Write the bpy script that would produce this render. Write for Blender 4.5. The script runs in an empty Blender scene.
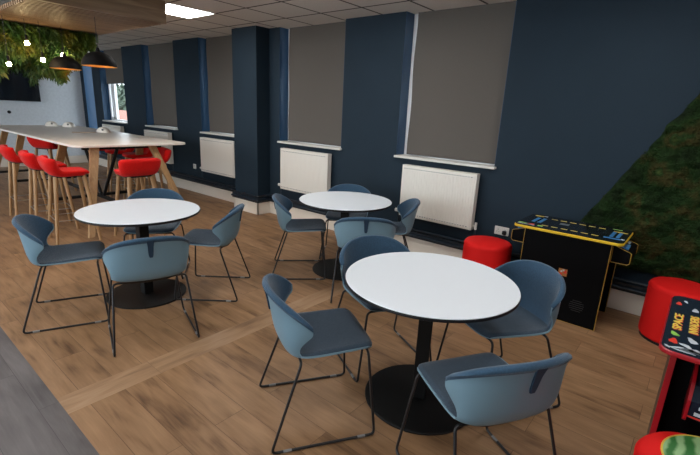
import bpy, bmesh, math, random
from mathutils import Vector, Matrix, noise
C = bpy.context.scene.collection
PI = math.pi
rnd = random.Random(7)

# ------------------------------------------------------------------ materials
def mat(name, col, rough=.5, metal=0., spec=.5, bump=0., bscale=200., vary=0., vscale=8., sheen=0., emit=None, estr=0., coat=0.):
    m = bpy.data.materials.new(name); m.use_nodes = True
    nt = m.node_tree; b = nt.nodes['Principled BSDF']
    b.inputs['Base Color'].default_value = (*col, 1)
    b.inputs['Roughness'].default_value = rough
    b.inputs['Metallic'].default_value = metal
    b.inputs['Specular IOR Level'].default_value = spec
    b.inputs['Sheen Weight'].default_value = sheen
    b.inputs['Coat Weight'].default_value = coat
    if emit:
        b.inputs['Emission Color'].default_value = (*emit, 1)
        b.inputs['Emission Strength'].default_value = estr
    tc = nt.nodes.new('ShaderNodeTexCoord')
    if vary:
        n = nt.nodes.new('ShaderNodeTexNoise'); n.inputs['Scale'].default_value = vscale; n.inputs['Detail'].default_value = 4
        nt.links.new(tc.outputs['Object'], n.inputs['Vector'])
        r = nt.nodes.new('ShaderNodeMapRange'); r.inputs['From Min'].default_value = .3; r.inputs['From Max'].default_value = .7
        r.inputs['To Min'].default_value = 1 - vary; r.inputs['To Max'].default_value = 1 + vary
        nt.links.new(n.outputs['Fac'], r.inputs['Value'])
        mx = nt.nodes.new('ShaderNodeMix'); mx.data_type = 'RGBA'; mx.blend_type = 'MULTIPLY'; mx.inputs['Factor'].default_value = 1
        mx.inputs['A'].default_value = (*col, 1)
        nt.links.new(r.outputs['Result'], mx.inputs['B'])
        nt.links.new(mx.outputs['Result'], b.inputs['Base Color'])
    if bump:
        n = nt.nodes.new('ShaderNodeTexNoise'); n.inputs['Scale'].default_value = bscale; n.inputs['Detail'].default_value = 3
        nt.links.new(tc.outputs['Object'], n.inputs['Vector'])
        bp = nt.nodes.new('ShaderNodeBump'); bp.inputs['Strength'].default_value = bump; bp.inputs['Distance'].default_value = .003
        nt.links.new(n.outputs['Fac'], bp.inputs['Height']); nt.links.new(bp.outputs['Normal'], b.inputs['Normal'])
    return m

def N(nt, t, **kw):
    n = nt.nodes.new(t)
    for k, v in kw.items():
        if k in n.inputs: n.inputs[k].default_value = v
        else: setattr(n, k, v)
    return n

def plank_mat(name, light, mid, dark, pw=.18, pl=1.22, along='X', rough=.5):
    m = bpy.data.materials.new(name); m.use_nodes = True; nt = m.node_tree; L = nt.links.new
    b = nt.nodes['Principled BSDF']; b.inputs['Roughness'].default_value = rough
    b.inputs['Specular IOR Level'].default_value = .35
    tc = N(nt, 'ShaderNodeTexCoord'); mp = N(nt, 'ShaderNodeMapping')
    if along == 'Y': mp.inputs['Rotation'].default_value = (0, 0, PI/2)
    L(tc.outputs['Object'], mp.inputs['Vector'])
    br = N(nt, 'ShaderNodeTexBrick'); br.offset = .37; br.offset_frequency = 2
    br.inputs['Scale'].default_value = 1; br.inputs['Brick Width'].default_value = pl; br.inputs['Row Height'].default_value = pw
    br.inputs['Mortar Size'].default_value = .0012; br.inputs['Mortar Smooth'].default_value = .3
    br.inputs['Color1'].default_value = (0, 0, 0, 1); br.inputs['Color2'].default_value = (1, 1, 1, 1); br.inputs['Mortar'].default_value = (.5, .5, .5, 1)
    L(mp.outputs['Vector'], br.inputs['Vector'])
    # per-plank offset for the grain
    sc = N(nt, 'ShaderNodeVectorMath', operation='SCALE'); L(br.outputs['Color'], sc.inputs[0]); sc.inputs['Scale'].default_value = 37.
    ad = N(nt, 'ShaderNodeVectorMath', operation='ADD'); L(mp.outputs['Vector'], ad.inputs[0]); L(sc.outputs[0], ad.inputs[1])
    m2 = N(nt, 'ShaderNodeMapping'); m2.inputs['Scale'].default_value = (1.4, 9, 1); L(ad.outputs[0], m2.inputs['Vector'])
    n1 = N(nt, 'ShaderNodeTexNoise'); n1.inputs['Scale'].default_value = 2.2; n1.inputs['Detail'].default_value = 6; n1.inputs['Distortion'].default_value = .6
    L(m2.outputs['Vector'], n1.inputs['Vector'])
    m3 = N(nt, 'ShaderNodeMapping'); m3.inputs['Scale'].default_value = (2.2, 5, 1); L(ad.outputs[0], m3.inputs['Vector'])
    n2 = N(nt, 'ShaderNodeTexNoise'); n2.inputs['Scale'].default_value = 1.1; n2.inputs['Detail'].default_value = 2; L(m3.outputs['Vector'], n2.inputs['Vector'])
    m4 = N(nt, 'ShaderNodeMapping'); m4.inputs['Scale'].default_value = (3, 60, 1); L(ad.outputs[0], m4.inputs['Vector'])
    n3 = N(nt, 'ShaderNodeTexNoise'); n3.inputs['Scale'].default_value = 2; n3.inputs['Detail'].default_value = 3; L(m4.outputs['Vector'], n3.inputs['Vector'])
    sm = N(nt, 'ShaderNodeMath', operation='MULTIPLY_ADD'); L(n2.outputs['Fac'], sm.inputs[0]); sm.inputs[1].default_value = .9; 
    L(n1.outputs['Fac'], sm.inputs[2])
    s3 = N(nt, 'ShaderNodeMath', operation='MULTIPLY_ADD'); L(n3.outputs['Fac'], s3.inputs[0]); s3.inputs[1].default_value = .30; L(sm.outputs[0], s3.inputs[2])
    s4 = N(nt, 'ShaderNodeMath', operation='MULTIPLY_ADD'); L(br.outputs['Color'], s4.inputs[0]); s4.inputs[1].default_value = .10; L(s3.outputs[0], s4.inputs[2])
    cr = N(nt, 'ShaderNodeValToRGB'); e = cr.color_ramp.elements
    mr = N(nt, 'ShaderNodeMapRange'); mr.inputs['From Min'].default_value = .6; mr.inputs['From Max'].default_value = 1.65
    L(s4.outputs[0], mr.inputs['Value']); L(mr.outputs[0], cr.inputs['Fac'])
    e[0].position = .12; e[0].color = (*dark, 1); e[1].position = .85; e[1].color = (*light, 1)
    k = e.new(.45); k.color = (*mid, 1)
    mx = N(nt, 'ShaderNodeMix', data_type='RGBA'); L(br.outputs['Fac'], mx.inputs['Factor']); L(cr.outputs['Color'], mx.inputs['A'])
    mx.inputs['B'].default_value = (dark[0]*.95, dark[1]*.95, dark[2]*.95, 1)
    L(mx.outputs['Result'], b.inputs['Base Color'])
    bp = N(nt, 'ShaderNodeBump'); bp.inputs['Strength'].default_value = .08; bp.inputs['Distance'].default_value = .002
    L(n3.outputs['Fac'], bp.inputs['Height']); L(bp.outputs['Normal'], b.inputs['Normal'])
    return m

def tile_mat():
    m = bpy.data.materials.new('ceiling_tile'); m.use_nodes = True; nt = m.node_tree; L = nt.links.new
    b = nt.nodes['Principled BSDF']; b.inputs['Roughness'].default_value = .9
    tc = N(nt, 'ShaderNodeTexCoord'); mp = N(nt, 'ShaderNodeMapping'); mp.inputs['Location'].default_value = (4.96+12, .97+12, 0)
    L(tc.outputs['Object'], mp.inputs['Vector'])
    br = N(nt, 'ShaderNodeTexBrick'); br.offset = 0; br.inputs['Scale'].default_value = 1
    br.inputs['Brick Width'].default_value = .6; br.inputs['Row Height'].default_value = .6; br.inputs['Mortar Size'].default_value = .014
    br.inputs['Mortar Smooth'].default_value = 0
    br.inputs['Color1'].default_value = (.66, .62, .57, 1); br.inputs['Color2'].default_value = (.60, .565, .52, 1)
    br.inputs['Mortar'].default_value = (.06, .05, .045, 1)
    L(mp.outputs['Vector'], br.inputs['Vector'])
    n = N(nt, 'ShaderNodeTexNoise'); n.inputs['Scale'].default_value = 60; n.inputs['Detail'].default_value = 3; L(tc.outputs['Object'], n.inputs['Vector'])
    r = N(nt, 'ShaderNodeMapRange'); r.inputs['To Min'].default_value = .85; r.inputs['To Max'].default_value = 1.12; L(n.outputs['Fac'], r.inputs['Value'])
    mx = N(nt, 'ShaderNodeMix', data_type='RGBA', blend_type='MULTIPLY'); mx.inputs['Factor'].default_value = 1
    L(br.outputs['Color'], mx.inputs['A']); L(r.outputs[0], mx.inputs['B']); L(mx.outputs['Result'], b.inputs['Base Color'])
    return m

def moss_mat():
    m = bpy.data.materials.new('moss'); m.use_nodes = True; nt = m.node_tree; L = nt.links.new
    b = nt.nodes['Principled BSDF']; b.inputs['Roughness'].default_value = .95; b.inputs['Specular IOR Level'].default_value = .1
    tc = N(nt, 'ShaderNodeTexCoord')
    n = N(nt, 'ShaderNodeTexNoise'); n.inputs['Scale'].default_value = 5; n.inputs['Detail'].default_value = 5; L(tc.outputs['Object'], n.inputs['Vector'])
    cr = N(nt, 'ShaderNodeValToRGB'); e = cr.color_ramp.elements
    e[0].position = .25; e[0].color = (.005, .008, .004, 1); e[1].position = .78; e[1].color = (.050, .065, .018, 1)
    for p_, c_ in ((.4, (.010, .019, .007, 1)), (.52, (.012, .029, .008, 1)), (.62, (.036, .031, .010, 1)), (.68, (.015, .035, .010, 1))):
        k = e.new(p_); k.color = c_
    L(n.outputs['Fac'], cr.inputs['Fac']); 
    n2 = N(nt, 'ShaderNodeTexNoise'); n2.inputs['Scale'].default_value = 45; n2.inputs['Detail'].default_value = 4; L(tc.outputs['Object'], n2.inputs['Vector'])
    r = N(nt, 'ShaderNodeMapRange'); r.inputs['To Min'].default_value = .3; r.inputs['To Max'].default_value = 1.9; L(n2.outputs['Fac'], r.inputs['Value'])
    mx = N(nt, 'ShaderNodeMix', data_type='RGBA', blend_type='MULTIPLY'); mx.inputs['Factor'].default_value = 1
    L(cr.outputs['Color'], mx.inputs['A']); L(r.outputs[0], mx.inputs['B']); L(mx.outputs['Result'], b.inputs['Base Color'])
    bp = N(nt, 'ShaderNodeBump'); bp.inputs['Strength'].default_value = 1; bp.inputs['Distance'].default_value = .02
    L(n2.outputs['Fac'], bp.inputs['Height']); L(bp.outputs['Normal'], b.inputs['Normal'])
    return m

def ramp_noise_mat(name, cols, scale=6, rough=.6, transl=0.):
    m = bpy.data.materials.new(name); m.use_nodes = True; nt = m.node_tree; L = nt.links.new
    b = nt.nodes['Principled BSDF']; b.inputs['Roughness'].default_value = rough
    tc = N(nt, 'ShaderNodeTexCoord'); n = N(nt, 'ShaderNodeTexNoise'); n.inputs['Scale'].default_value = scale; n.inputs['Detail'].default_value = 3
    L(tc.outputs['Object'], n.inputs['Vector'])
    cr = N(nt, 'ShaderNodeValToRGB'); e = cr.color_ramp.elements
    e[0].position = .3; e[0].color = (*cols[0], 1); e[1].position = .7; e[1].color = (*cols[-1], 1)
    for i, c in enumerate(cols[1:-1]):
        k = e.new(.3+.4*(i+1)/(len(cols)-1)); k.color = (*c, 1)
    L(n.outputs['Fac'], cr.inputs['Fac']); L(cr.outputs['Color'], b.inputs['Base Color'])
    if transl:
        tr = N(nt, 'ShaderNodeBsdfTranslucent'); L(cr.outputs['Color'], tr.inputs['Color'])
        ms = N(nt, 'ShaderNodeMixShader'); ms.inputs[0].default_value = transl
        L(b.outputs[0], ms.inputs[1]); L(tr.outputs[0], ms.inputs[2]); L(ms.outputs[0], nt.nodes['Material Output'].inputs['Surface'])
    return m

def wood_mat(name, a, b_, axis=2, scale=14, rough=.5):
    m = bpy.data.materials.new(name); m.use_nodes = True; nt = m.node_tree; L = nt.links.new
    b = nt.nodes['Principled BSDF']; b.inputs['Roughness'].default_value = rough
    tc = N(nt, 'ShaderNodeTexCoord'); mp = N(nt, 'ShaderNodeMapping'); s = [scale]*3; s[axis] = scale*.08; mp.inputs['Scale'].default_value = s
    L(tc.outputs['Object'], mp.inputs['Vector'])
    n = N(nt, 'ShaderNodeTexNoise'); n.inputs['Scale'].default_value = 2; n.inputs['Detail'].default_value = 5; n.inputs['Distortion'].default_value = .8
    L(mp.outputs[0], n.inputs['Vector'])
    cr = N(nt, 'ShaderNodeValToRGB'); e = cr.color_ramp.elements
    e[0].position = .3; e[0].color = (*b_, 1); e[1].position = .7; e[1].color = (*a, 1)
    L(n.outputs['Fac'], cr.inputs['Fac']); L(cr.outputs['Color'], b.inputs['Base Color'])
    return m

M = {}
M['navy'] = mat('navy_paint', (.0112, .024, .038), .75, spec=.25, bump=.15, bscale=90, vary=.05, vscale=3)
M['navy_gloss'] = mat('navy_gloss', (.009, .017, .028), .35)
M['reveal'] = mat('reveal_paint', (.018, .065, .14), .4, spec=.4)
M['floor'] = plank_mat('oak_planks', (.345, .200, .104), (.240, .132, .064), (.080, .039, .019))
M['band'] = plank_mat('oak_border', (.39, .25, .15), (.31, .185, .10), (.18, .10, .055), pw=.62, along='Y')
M['greyfloor'] = plank_mat('grey_planks', (.145, .130, .130), (.10, .089, .090), (.055, .048, .049), pw=.2)
M['tile'] = tile_mat()
M['pale'] = mat('pale_fabric_wall', (.56, .60, .64), .8, bump=.4, bscale=60, vary=.06, vscale=20)
M['white'] = mat('white_paint', (.66, .64, .60), .45)
M['skirt'] = mat('skirting_paint', (.74, .67, .58), .5)
M['rad'] = mat('radiator_enamel', (.74, .71, .65), .4)
M['upvc'] = mat('window_frame_plastic', (.80, .82, .84), .3)
M['top'] = mat('white_laminate', (.78, .83, .89), .30, spec=.5)
M['top_warm'] = mat('cream_laminate', (.80, .74, .67), .35)
M['blackedge'] = mat('black_edge', (.007, .007, .008), .5, spec=.3)
M['blackmetal'] = mat('black_powder_coat', (.006, .006, .006), .55, spec=.25, bump=.1, bscale=300)
M['rod'] = mat('black_rod', (.012, .012, .014), .35)
M['glide'] = mat('clear_glide', (.20, .20, .20), .3)
M['shell'] = mat('blue_shell', (.165, .275, .345), .45, spec=.4)
M['fabric'] = mat('denim_fabric', (.037, .080, .134), .95, bump=.5, bscale=700, vary=.13, vscale=120, sheen=.25, spec=.1)
M['seatshade'] = mat('denim_seat_shade', (.040, .062, .090), .95, bump=.5, bscale=700, vary=.16, vscale=120, sheen=.2, spec=.1)  # same cloth as the backs; seat shading is put into this greyer colour
M['tab'] = mat('navy_tab', (.012, .035, .07), .8)
M['red'] = mat('red_fabric', (.62, .008, .006), .85, bump=.4, bscale=500, vary=.08, vscale=60, sheen=.1, spec=.1)
M['redvinyl'] = mat('red_vinyl', (.72, .010, .009), .7, bump=.15, bscale=400, spec=.2)
M['redplas'] = mat('red_edge_plastic', (.38, .008, .015), .35)
M['oak'] = wood_mat('oak_leg', (.42, .25, .115), (.30, .165, .07), 2)
M['oakraft'] = wood_mat('oak_raft', (.27, .175, .10), (.15, .088, .046), 1, 9)
M['chrome'] = mat('chrome', (.42, .42, .42), .35, 1)
M['blind'] = mat('taupe_blind', (.100, .088, .077), .9, bump=.3, bscale=400, vary=.05, vscale=200)
M['black'] = mat('arcade_black', (.003, .003, .0035), .6, spec=.06)
M['screen'] = mat('screen_glass', (.010, .013, .018), .08)
M['artnavy'] = mat('art_navy', (.012, .020, .035), .15)
M['yellow'] = mat('yellow_edge', (.78, .50, .02), .35)
M['gold'] = mat('gold_edge', (.38, .22, .03), .4)
M['artblue'] = mat('art_blue', (.05, .22, .50), .3)
M['artyel'] = mat('art_yellow', (.72, .52, .08), .3)
M['artyellow2'] = mat('art_letter_yellow', (.80, .66, .10), .3)
M['artred'] = mat('art_red', (.70, .05, .03), .3)
M['artgreen'] = mat('art_green', (.30, .60, .10), .3)
M['artwhite'] = mat('art_white', (.55, .60, .65), .3)
M['artgrey'] = mat('art_grey', (.10, .12, .14), .3)
M['domeout'] = mat('lamp_black', (.005, .0045, .0045), .7, spec=.12)
M['domein'] = mat('lamp_gold', (.80, .42, .12), .35, .6)
M['bulb'] = mat('bulb_glow', (1, .9, .7), .3, emit=(1, .72, .36), estr=120)
M['warmbulb'] = mat('warm_bulb', (1, .8, .5), .3, emit=(1, .62, .25), estr=40)
M['panel'] = mat('light_diffuser', (1, 1, 1), .5, emit=(1, .98, .95), estr=16)
M['moss'] = moss_mat()
M['leaf'] = ramp_noise_mat('leaf_green', [(.012, .050, .010), (.035, .095, .014), (.09, .14, .016), (.22, .17, .02)], 4, .5, .35)
M['tree'] = ramp_noise_mat('tree_green', [(.03, .05, .04), (.07, .10, .07), (.13, .17, .13)], 2, .7)
M['tv'] = mat('tv_black', (.006, .006, .008), .2)
M['brick'] = mat('red_brick', (.30, .14, .11), .9, vary=.3, vscale=14)
M['ground'] = mat('pale_ground', (.30, .29, .27), .9, vary=.2, vscale=3)
M['ceramic'] = mat('cream_plastic', (.88, .82, .74), .35)
M['rail_wood'] = mat('tan_card', (.60, .46, .33), .6)

# ------------------------------------------------------------------ mesh helpers
class MB:
    def __init__(s): s.v = []; s.f = []; s.mi = []; s.cur = 0; s.parts = []
    def add(s, vs, fs):
        o = len(s.v); s.v += [tuple(v) for v in vs]; f0 = len(s.f)
        for f in fs: s.f.append(tuple(o+i for i in f)); s.mi.append(s.cur)
        s.parts.append((o, len(s.v), f0, len(s.f)))
        return s
    def box(s, a, b):
        x0, y0, z0 = a; x1, y1, z1 = b
        x0, x1 = min(x0, x1), max(x0, x1); y0, y1 = min(y0, y1), max(y0, y1); z0, z1 = min(z0, z1), max(z0, z1)
        s.add([(x0,y0,z0),(x1,y0,z0),(x1,y1,z0),(x0,y1,z0),(x0,y0,z1),(x1,y0,z1),(x1,y1,z1),(x0,y1,z1)],
              [(3,2,1,0),(4,5,6,7),(0,1,5,4),(1,2,6,5),(2,3,7,6),(3,0,4,7)]); return s
    def prism(s, pts, z0, z1):           # polygon in xy extruded in z (counter-clockwise)
        n = len(pts)
        s.add([(x,y,z0) for x,y in pts]+[(x,y,z1) for x,y in pts],
              [tuple(range(n-1,-1,-1)), tuple(range(n,2*n))]+[(i,(i+1)%n,n+(i+1)%n,n+i) for i in range(n)]); return s
    def lathe(s, prof, seg=48, c=(0,0), cap=True):
        n = len(prof); vs = []
        for r, z in prof:
            for k in range(seg):
                a = 2*PI*k/seg; vs.append((c[0]+r*math.cos(a), c[1]+r*math.sin(a), z))
        fs = []
        for i in range(n-1):
            for k in range(seg):
                k2 = (k+1) % seg; fs.append((i*seg+k, i*seg+k2, (i+1)*seg+k2, (i+1)*seg+k))
        if cap:
            fs.append(tuple(range(seg-1,-1,-1))); fs.append(tuple((n-1)*seg+k for k in range(seg)))
        s.add(vs, fs); return s
    def tube(s, pts, r, seg=10, r2=None, cap=True):
        pts = [Vector(p) for p in pts]; n = len(pts); vs = []; up = None
        for i, p in enumerate(pts):
            t = (pts[min(i+1,n-1)]-pts[max(i-1,0)]).normalized()
            if up is None:
                up = t.orthogonal().normalized()
            up = (up - t*up.dot(t)).normalized(); w = t.cross(up)
            rr = r if r2 is None else r+(r2-r)*i/(n-1)
            for k in range(seg):
                a = 2*PI*k/seg+PI/seg; vs.append(p+up*math.cos(a)*rr+w*math.sin(a)*rr)
        fs = [(i*seg+k, i*seg+(k+1)%seg, (i+1)*seg+(k+1)%seg, (i+1)*seg+k) for i in range(n-1) for k in range(seg)]
        if cap: fs += [tuple(range(seg-1,-1,-1)), tuple((n-1)*seg+k for k in range(seg))]
        s.add(vs, fs); return s
    def grid(s, P, flip=False, closed=False):
        nr = len(P); nc = len(P[0]); vs = [p for r in P for p in r]; fs = []
        for i in range(nr-1):
            for j in range(nc if closed else nc-1):
                q = (i*nc+j, i*nc+(j+1)%nc, (i+1)*nc+(j+1)%nc, (i+1)*nc+j)
                fs.append(q[::-1] if flip else q)
        s.add(vs, fs); return s
    def build(s, name, m, parent=None, smooth=False, bevel=0, loc=None, angle=40, split=False):
        if split:
            out = None
            for o0, o1, f0, f1 in s.parts:
                q = MB(); q.v = s.v[o0:o1]; q.f = [tuple(i-o0 for i in f) for f in s.f[f0:f1]]; q.mi = s.mi[f0:f1]
                out = q.build(name, m, parent, smooth, bevel, loc, angle)
            return out
        me = bpy.data.meshes.new(name); me.from_pydata(s.v, [], s.f)
        ms = m if isinstance(m, (list, tuple)) else [m]
        for x in ms: me.materials.append(x)
        if len(ms) > 1:
            for p, i in zip(me.polygons, s.mi): p.material_index = i
        bm = bmesh.new(); bm.from_mesh(me)
        if bevel:
            bmesh.ops.recalc_face_normals(bm, faces=bm.faces)
            es = [e for e in bm.edges if len(e.link_faces) == 2 and e.calc_face_angle(0) > .6]
            bmesh.ops.bevel(bm, geom=es, offset=bevel, segments=2, profile=.5, affect='EDGES', clamp_overlap=True)
        bmesh.ops.recalc_face_normals(bm, faces=bm.faces)
        bm.to_mesh(me); bm.free()
        if smooth:
            me.polygons.foreach_set('use_smooth', [True]*len(me.polygons))
            me.set_sharp_from_angle(angle=math.radians(angle))
        o = bpy.data.objects.new(name, me); C.objects.link(o)
        if parent: o.parent = parent
        if loc: o.location = loc
        return o

def fillet(pts, r, n=5):
    out = [Vector(pts[0])]
    for i in range(1, len(pts)-1):
        p = Vector(pts[i]); a = (Vector(pts[i-1])-p); b = (Vector(pts[i+1])-p)
        la, lb = a.length, b.length; a.normalize(); b.normalize(); d = min(r, la*.45, lb*.45)
        s, e = p+a*d, p+b*d
        for k in range(n+1):
            t = k/n; out.append(s*(1-t)**2+p*2*t*(1-t)+e*t*t)
    out.append(Vector(pts[-1])); return out

def rrect(x0, y0, x1, y1, r, n=6):
    out = []
    for cx, cy, a0 in ((x1-r, y1-r, 0), (x0+r, y1-r, PI/2), (x0+r, y0+r, PI), (x1-r, y0+r, 1.5*PI)):
        for k in range(n+1):
            a = a0+PI/2*k/n; out.append((cx+r*math.cos(a), cy+r*math.sin(a)))
    return out

def empty(name, loc=(0,0,0), rz=0):
    o = bpy.data.objects.new(name, None); C.objects.link(o); o.location = loc; o.rotation_euler = (0,0,rz); o.empty_display_size = .1
    return o
def tag(o, label, cat, group=None, kind=None):
    o['label'] = label; o['category'] = cat
    if group: o['group'] = group
    if kind: o['kind'] = kind
    return o
def struct(o): o['kind'] = 'structure'; return o
def copy_tree(o, parent=None):
    c = o.copy(); C.objects.link(c); c.parent = parent
    for ch in list(o.children): copy_tree(ch, c)
    return c
def catmull(rows, n):
    out = []; m = len(rows)
    for i in range(m-1):
        p0, p1, p2, p3 = rows[max(i-1,0)], rows[i], rows[i+1], rows[min(i+2,m-1)]
        for k in range(n):
            t = k/n
            out.append(tuple(.5*((2*b)+(-a+c)*t+(2*a-5*b+4*c-d)*t*t+(-a+3*b-3*c+d)*t**3) for a,b,c,d in zip(p0,p1,p2,p3)))
    out.append(tuple(rows[-1])); return out

# ------------------------------------------------------------------ camera
F = Vector((-0.60980422, 0.74752318, -0.26333991)); R = Vector((0.76607198, 0.6411124, 0.04591959)); U = Vector((-0.20315644, 0.17373536, 0.96360961))
cam = bpy.data.cameras.new('camera'); co = bpy.data.objects.new('camera', cam); C.objects.link(co)
mw = Matrix(((R.x, U.x, -F.x, 0), (R.y, U.y, -F.y, -4.2646), (R.z, U.z, -F.z, 1.599), (0,0,0,1)))
co.matrix_world = mw
cam.sensor_fit = 'HORIZONTAL'; cam.sensor_width = 36; cam.lens = 427.09*36/700; cam.clip_start = .05
bpy.context.scene.camera = co

ZC = 2.667
# ------------------------------------------------------------------ room shell
XL, XR, YB = -12.3, 2.6, -8.2
struct(MB().box((XL, -3.708, -.1), (XR, .0, 0)).build('floor', M['floor']))
struct(MB().box((XL, YB, -.1), (XR, -3.708, 0)).build('floor', M['greyfloor']))
b = MB()
b.box((-2.475, -3.708, -.002), (-2.295, -.06, .0008))
struct(b.build('floor', M['band']))
struct(MB().box((XL, YB, ZC), (XR, .28, ZC+.1)).build('ceiling', M['tile']))
struct(MB().box((XL-.15, YB, 0), (XL, .4, ZC)).build('wall_left', M['pale']))
struct(MB().box((XR, YB, 0), (XR+.15, .4, ZC)).build('wall_right', M['navy']))
# wall behind the camera with unglazed openings, kept to one side to steer the daylight
b = MB(); b.box((XL, YB-.15, 0), (XR, YB, .55)); b.box((XL, YB-.15, 2.5), (XR, YB, ZC))
x = XL
while x < -1: b.box((x, YB-.15, .55), (x+.2, YB, 2.5)); x += 2.45
b.box((-.4, YB-.15, .55), (XR, YB, 2.5))
struct(b.build('wall_front', M['pale']))

SILL = 1.10
wins = [(-11.12, -9.90), (-9.0, -7.79), (-6.96, -5.74), (-4.898, -3.695), (-2.83, -1.635)]
door = (-12.1, -11.56)
b = MB(); ys = (0, .28)
edges = [XL]
ops = [door]+wins
px = XL
for i, (a, c) in enumerate(ops):
    b.box((px, 0, 0), (a, .28, ZC)); px = c
    if i: b.box((a, 0, 0), (c, .28, SILL))
b.box((px, 0, 0), (XR, .28, ZC))
struct(b.build('wall_back', M['navy']))
struct(MB().box((-5.68, -.235, 0), (-5.12, 0, ZC)).build('pillar', M['navy']))

def window(n, a, c, z0=SILL):
    fr = MB(); y0, y1 = (.16, .22) if n != 6 else (.23, .27)
    w = .055
    fr.box((a, y0, z0), (a+w, y1, ZC)); fr.box((c-w, y0, z0), (c, y1, ZC)); fr.box((a+w, y0, z0), (c-w, y1, z0+w)); fr.box((a+w, y0, ZC-w), (c-w, y1, ZC))
    if c-a > 1:
        m_ = a+.27; fr.box((m_-.035, y0, z0+w), (m_+.035, y1, ZC-w))
        # opening sash frame
        fr.box((a+w, y0-.02, z0+w), (a+w+.05, y0+.02, ZC-w)); fr.box((m_-.085, y0-.02, z0+w), (m_-.035, y0+.02, ZC-w))
        fr.box((a+w, y0-.02, z0+w), (m_-.035, y0+.02, z0+w+.05))
    o = struct(fr.build('window_%d' % n, M['upvc'], bevel=.004))
    g = MB(); g.box((a+w, y0+.018, z0+w), (c-w, y0+.024, ZC-w)); g.build('pane', M['glass'], o)
    r = MB(); r.box((a-.001, .002, z0), (a+.004, y0, ZC)); r.box((c-.004, .002, z0), (c+.001, y0, ZC)); r.build('reveal', M['reveal'], o, split=True)
    if n != 6:
        s_ = MB(); s_.box((a-.005, -.045, z0-.002), (c+.02, .16, z0+.024)); s_.build('window_sill', M['white'], o, bevel=.006)
    return o
mg = bpy.data.materials.new('window_glass'); mg.use_nodes = True
g_ = mg.node_tree.nodes['Principled BSDF']; g_.inputs['Transmission Weight'].default_value = 1; g_.inputs['Roughness'].default_value = 0; g_.inputs['IOR'].default_value = 1.02
g_.inputs['Base Color'].default_value = (.97, .99, 1, 1)
M['glass'] = mg
for i, (a, c) in enumerate(wins): window(i+1, a, c)
window(6, *door, z0=.02)

blab = ['taupe roller blind half lowered over the far window showing trees', 'taupe roller blind behind the right end of the high table',
        'taupe roller blind just left of the navy pillar', 'taupe roller blind just right of the navy pillar', 'largest taupe roller blind, nearest window on the right']
for i, (a, c) in enumerate(wins):
    t = empty('roller_blind', ((a+c)/2, .105, SILL)); z0 = SILL+.035 if i else 1.94
    tag(t, blab[i], 'blind', 'taupe roller blinds in the windows')
    g = .080
    # slightly wavy cloth along its left edge
    P = []
    nz = 24
    for k in range(nz+1):
        z = z0+(ZC-z0)*k/nz - SILL
        wv = .007*math.sin(k*.45+i) if i else 0
        P.append([(a+g+wv-(a+c)/2, .0, z), (0, .004, z), (c-.008-(a+c)/2, .0, z)])
    Q = [[(x_, y_+.002, z_) for x_, y_, z_ in reversed(r)] for r in P]
    m = MB(); m.grid([r+q for r, q in zip(P, Q)], closed=True); m.build('blind_fabric', M['blind'], t)
    MB().tube([(a+g-(a+c)/2, .002, z0-SILL+.012), (c-.01-(a+c)/2, .002, z0-SILL+.012)], .010, 8).build('bottom_bar', M['blind'], t)

# skirting, pipes
sk = MB(); sk.box((XL, -.022, 0), (-5.70, 0, .185)); sk.box((-5.10, -.022, 0), (XR, 0, .185))
sk.box((-5.70, -.257, 0), (-5.10, -.235, .185)); sk.box((-5.12, -.257, 0), (-5.10, 0, .185)); sk.box((-5.70, -.257, 0), (-5.68, 0, .185))
struct(sk.build('baseboard_back', M['skirt'], bevel=.003))
struct(MB().box((XL, YB, 0), (XL+.02, 0, .185)).build('baseboard_left', M['skirt']))
pp = MB()
for z, off in ((.222, .050), (.292, .050)):
    pts = [(XL+.02, -off, z), (-5.68-off-.0, -off, z), (-5.68-off, -.235-off, z), (-5.12+off, -.235-off, z), (-5.12+off, -off, z), (XR, -off, z)]
    pp.tube(fillet(pts, .03), .014, 8)
struct(pp.build('trim_1', M['navy_gloss'], smooth=True))
bx = MB(); bx.box((XL, -.034, .187), (-5.72, 0, .262)); bx.box((-5.08, -.034, .187), (XR, 0, .262)); bx.box((-5.72, -.269, .187), (-5.08, -.235, .262))
bx.box((-5.12, -.235, .187), (-5.08, 0, .262)); bx.box((-5.72, -.235, .187), (-5.68, 0, .262))
struct(bx.build('trim_2', M['navy_gloss']))

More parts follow.
